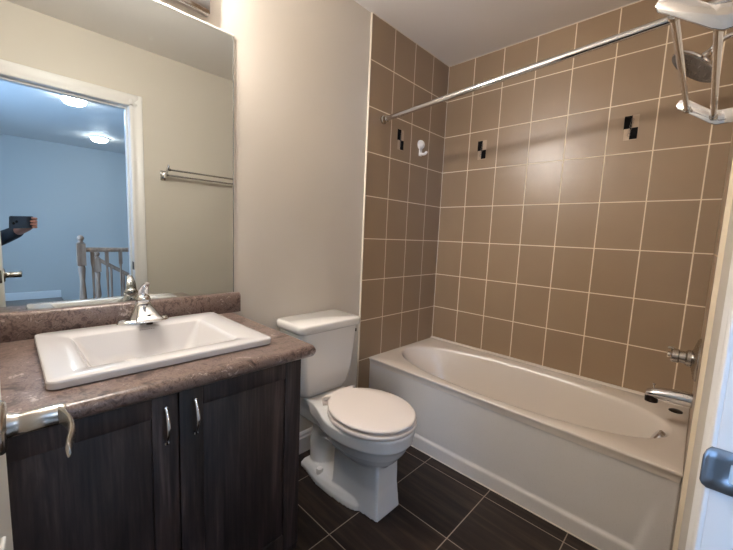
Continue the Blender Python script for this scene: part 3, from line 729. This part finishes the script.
def handrail(b, p0, p1):
    p0, p1 = Vector(p0), Vector(p1); d = (p1 - p0).normalized(); s = Vector((-d.y, d.x, 0)).normalized(); upv = s.cross(d) * -1
    if upv.z < 0: upv = -upv
    pr = [(-.030, -.02), (.030, -.02), (.034, .005), (.022, .026), (-.022, .026), (-.034, .005)]
    loft(b, [[p + s * a + upv * c for a, c in pr] for p in (p0, p1)])
bm = bmesh.new(); handrail(bm, (-1.70, -3.24, .915), (-.55, -3.24, .915)); obj('handrail', bm, 'oak', rl, bevel=.004)
for k in range(9):
    x = -1.64 + k * .125; bm = bmesh.new()
    box(bm, (x - .016, -3.256, 0.0), (x + .016, -3.224, .16)); box(bm, (x - .016, -3.256, .76), (x + .016, -3.224, .90))
    lathe(bm, (x, -3.24, 0), [(.014, .155), (.010, .18), (.016, .22), (.011, .30), (.009, .5), (.013, .66), (.010, .72), (.015, .765)], 'Z', 14); obj('baluster', bm, 'oak', rl, angle=40)
# descending rail beyond
rd = thing('stair_handrail', (-1.7, -3.9, 0), 'oak handrail sloping down the stairs behind the hall railing', 'handrail')
bm = bmesh.new(); newel(bm, -1.50, -3.95, .86); obj('newel_post', bm, 'oak', rd, angle=40)
bm = bmesh.new(); handrail(bm, (-1.47, -3.95, .74), (-.40, -3.95, .02)); obj('handrail', bm, 'oak', rd, bevel=.004)
for k in range(7):
    x = -1.36 + k * .13; zt = .72 - (x + 1.47) * .673; zb = -.18 * (int((x + 1.80) / .26) + 1); bm = bmesh.new()
    tube(bm, [(x, -3.95, zb), (x, -3.95, zb + .15), (x, -3.95, (zt + zb) / 2), (x, -3.95, zt - .14), (x, -3.95, zt)], [.015, .015, .010, .014, .014], 10); obj('baluster', bm, 'oak', rd)

# ------------------------------------------------------------ phone and the person holding it, seen in the mirror
def L(a, b, c): return CP + CR * (a + .055) + CU * b + CF * c          # phone-aligned frame at the doorway
ph = thing('mobile_phone', tuple(L(.058, -.012, -.006)), 'dark grey mobile phone held sideways in the doorway, reflected in the mirror', 'phone')
def slab(bm, a0, a1, b0, b1, c0, c1, r):
    def ring(c, i): return [L(p.x, p.y, c) for p in rrect((a0 + a1) / 2, (b0 + b1) / 2, (a1 - a0) / 2 - i, (b1 - b0) / 2 - i, r, 0, 6)]
    loft(bm, [ring(c0, .001), ring(c0 + .001, 0), ring(c1 - .001, 0), ring(c1, .001)])
bm = bmesh.new(); slab(bm, -.017, .133, -.049, .025, -.0115, -.004, .010); obj('phone_case', bm, 'phone', ph)
bm = bmesh.new(); slab(bm, -.011, .127, -.044, .020, -.0122, -.0114, .007); obj('phone_screen', bm, 'lens', ph)
for a, b in ((.004, -.018), (.022, -.008)):
    bm = bmesh.new(); loft(bm, [[L(a + r * math.cos(2 * PI * k / 20), b + r * math.sin(2 * PI * k / 20), c) for k in range(20)] for r, c in ((.008, -.0045), (.008, -.0025), (.006, -.0024), (.0005, -.0028))]); obj('camera_lens', bm, 'lens', ph)
def skin(name, verts, edges, rad, mat, parent, root=0, sub=2):
    me = bpy.data.meshes.new(name); g = org(parent)
    me.from_pydata([Vector(v) - g for v in verts], edges, []); o = bpy.data.objects.new(name, me); COL.objects.link(o); o.parent = parent; ORG[o.name] = g
    me.materials.append(M[mat])
    m = o.modifiers.new('skin', 'SKIN'); m.use_smooth_shade = True
    lay = me.skin_vertices[0].data
    for i, r in enumerate(rad):
        lay[i].radius = (r, r) if isinstance(r, float) else r
        lay[i].use_root = (i == root)
    sb = o.modifiers.new('sub', 'SUBSURF'); sb.levels = sub; sb.render_levels = sub
    return o
FD = Vector((.72, .69, 0)); RD = Vector((.69, -.72, 0)); P0 = Vector((-2.66, -1.98, 0))
def W3(r, f, z): return P0 + RD * r + FD * f + Vector((0, 0, z))
pe = thing('person', tuple(P0), 'person in a dark grey jumper holding a phone in one hand at the doorway', 'person')
wr = L(.172, -.055, -.075); pm = L(.160, -.022, -.035); el = Vector((-2.36, -2.02, 1.03))
sR = W3(.175, 0, 1.37); sL = W3(-.175, 0, 1.37)
V_ = [W3(0, 0, .93), W3(0, -.01, 1.10), W3(0, 0, 1.28), W3(0, -.01, 1.40), W3(0, 0, 1.47), W3(0, .035, 1.575), W3(0, .02, 1.70),
      sR, el, wr, pm, sL, W3(-.23, -.02, 1.10), W3(-.22, .06, .86), W3(-.215, .08, .80),
      W3(.09, 0, .86), W3(.10, .02, .48), W3(.10, -.01, .09), W3(.105, .10, .04), W3(-.09, 0, .86), W3(-.10, .01, .48), W3(-.10, -.02, .09), W3(-.105, .10, .04)]
E_ = [(0, 1), (1, 2), (2, 3), (3, 4), (4, 5), (5, 6), (3, 7), (7, 8), (8, 9), (9, 10), (3, 11), (11, 12), (12, 13), (13, 14), (0, 15), (15, 16), (16, 17), (17, 18), (0, 19), (19, 20), (20, 21), (21, 22)]
r_ = [.13, .115, .135, .085, .058, .094, .106, .055, .040, .026, (.034, .022), .055, .040, .028, .034, .085, .055, .038, .034, .085, .055, .038, .034]
# four fingers wrapped round the phone end, thumb on the screen side
def finger(b0, length):
    base = len(V_)
    pts = [L(.150, b0 * .8 - .01, -.020), L(.147, b0, -.004), L(.141, b0, .006), L(.122, b0 + .001, .009), L(.141 - length, b0 + .002, .0065)]
    V_.extend(pts); r_.extend([.0098, .0092, .0088, .0082, .0068])
    E_.extend([(10, base)] + [(base + i, base + i + 1) for i in range(4)])
for b0, ln in ((.012, .034), (-.006, .042), (-.024, .040), (-.041, .030)): finger(b0, ln)
b_0 = len(V_); V_.extend([L(.146, .010, -.034), L(.126, .016, -.026), L(.100, .008, -.0225)]); r_.extend([.012, .0105, .0085]); E_.extend([(10, b_0), (b_0, b_0 + 1), (b_0 + 1, b_0 + 2)])
body = skin('body', V_, E_, r_, 'skin', pe)
# jumper over torso and arms
cuff = wr + (el - wr) * .18
def hoop(z, rx, ry, f=0., n=32): return [W3(rx * math.cos(2 * PI * k / n), f + ry * math.sin(2 * PI * k / n), z) for k in range(n)]
bm = bmesh.new()
loft(bm, [hoop(.86, .165, .118), hoop(.875, .172, .124), hoop(1.0, .165, .118), hoop(1.12, .162, .114), hoop(1.26, .180, .120), hoop(1.36, .185, .108), hoop(1.42, .150, .085), hoop(1.455, .085, .070), hoop(1.475, .068, .064)])
ju = obj('jumper', bm, 'knit', pe)
skin('sleeve', [W3(.13, 0, 1.36), sR, el, cuff], [(0, 1), (1, 2), (2, 3)], [.075, .074, .054, .040], 'knit', ju)
skin('sleeve', [W3(-.13, 0, 1.36), sL, W3(-.23, -.02, 1.10), W3(-.222, .05, .90)], [(0, 1), (1, 2), (2, 3)], [.075, .074, .054, .042], 'knit', ju)
bm = bmesh.new(); loft(bm, [hoop(.70, .15, .09), hoop(.78, .168, .112), hoop(.88, .162, .114), hoop(.96, .155, .108)])
tr = obj('trousers', bm, 'jean', pe)
for sx in (-1, 1): skin('trouser_leg', [W3(sx * .085, 0, .86), W3(sx * .09, .0, .70), W3(sx * .10, .02, .48), W3(sx * .10, -.01, .07)], [(0, 1), (1, 2), (2, 3)], [.09, .105, .082, .068], 'jean', tr)
for sx in (-1, 1):
    skin('shoe', [W3(sx * .10, -.05, .045), W3(sx * .10, .03, .05), W3(sx * .105, .13, .035), W3(sx * .105, .18, .03)], [(0, 1), (1, 2), (2, 3)], [.040, .046, .038, .026], 'rubber', pe)
bm = bmesh.new(); bmesh.ops.create_uvsphere(bm, u_segments=32, v_segments=20, radius=1, matrix=Matrix.Translation(W3(0, .0, 1.655)) @ Matrix.Rotation(math.atan2(FD.y, FD.x), 4, 'Z') @ Matrix.Diagonal((.112, .100, .112, 1)))
hv = [v for v in bm.verts if (v.co - W3(0, .0, 1.655)).dot(FD) > .03 and v.co.z < 1.69]
bmesh.ops.delete(bm, geom=hv, context='VERTS'); obj('hair', bm, 'hair', pe)
for sx in (-1, 1):
    bm = bmesh.new(); bmesh.ops.create_uvsphere(bm, u_segments=14, v_segments=10, radius=.012, matrix=Matrix.Translation(W3(sx * .032, .108, 1.625))); obj('eye', bm, 'white', pe)
bm = bmesh.new(); loft(bm, [[W3(sx * w, f, z) for sx, w, f in ((-1, w0, .085), (0, 0, f0), (1, w0, .085))] for w0, f0, z in ((.006, .118, 1.62), (.012, .142, 1.595), (.016, .136, 1.582), (.012, .108, 1.578))]); obj('nose', bm, 'skin', pe)
bm = bmesh.new(); tube(bm, [W3(-.024, .098, 1.552), W3(0, .110, 1.551), W3(.024, .098, 1.552)], [.003, .006, .003], 8); obj('mouth', bm, 'lips', pe)
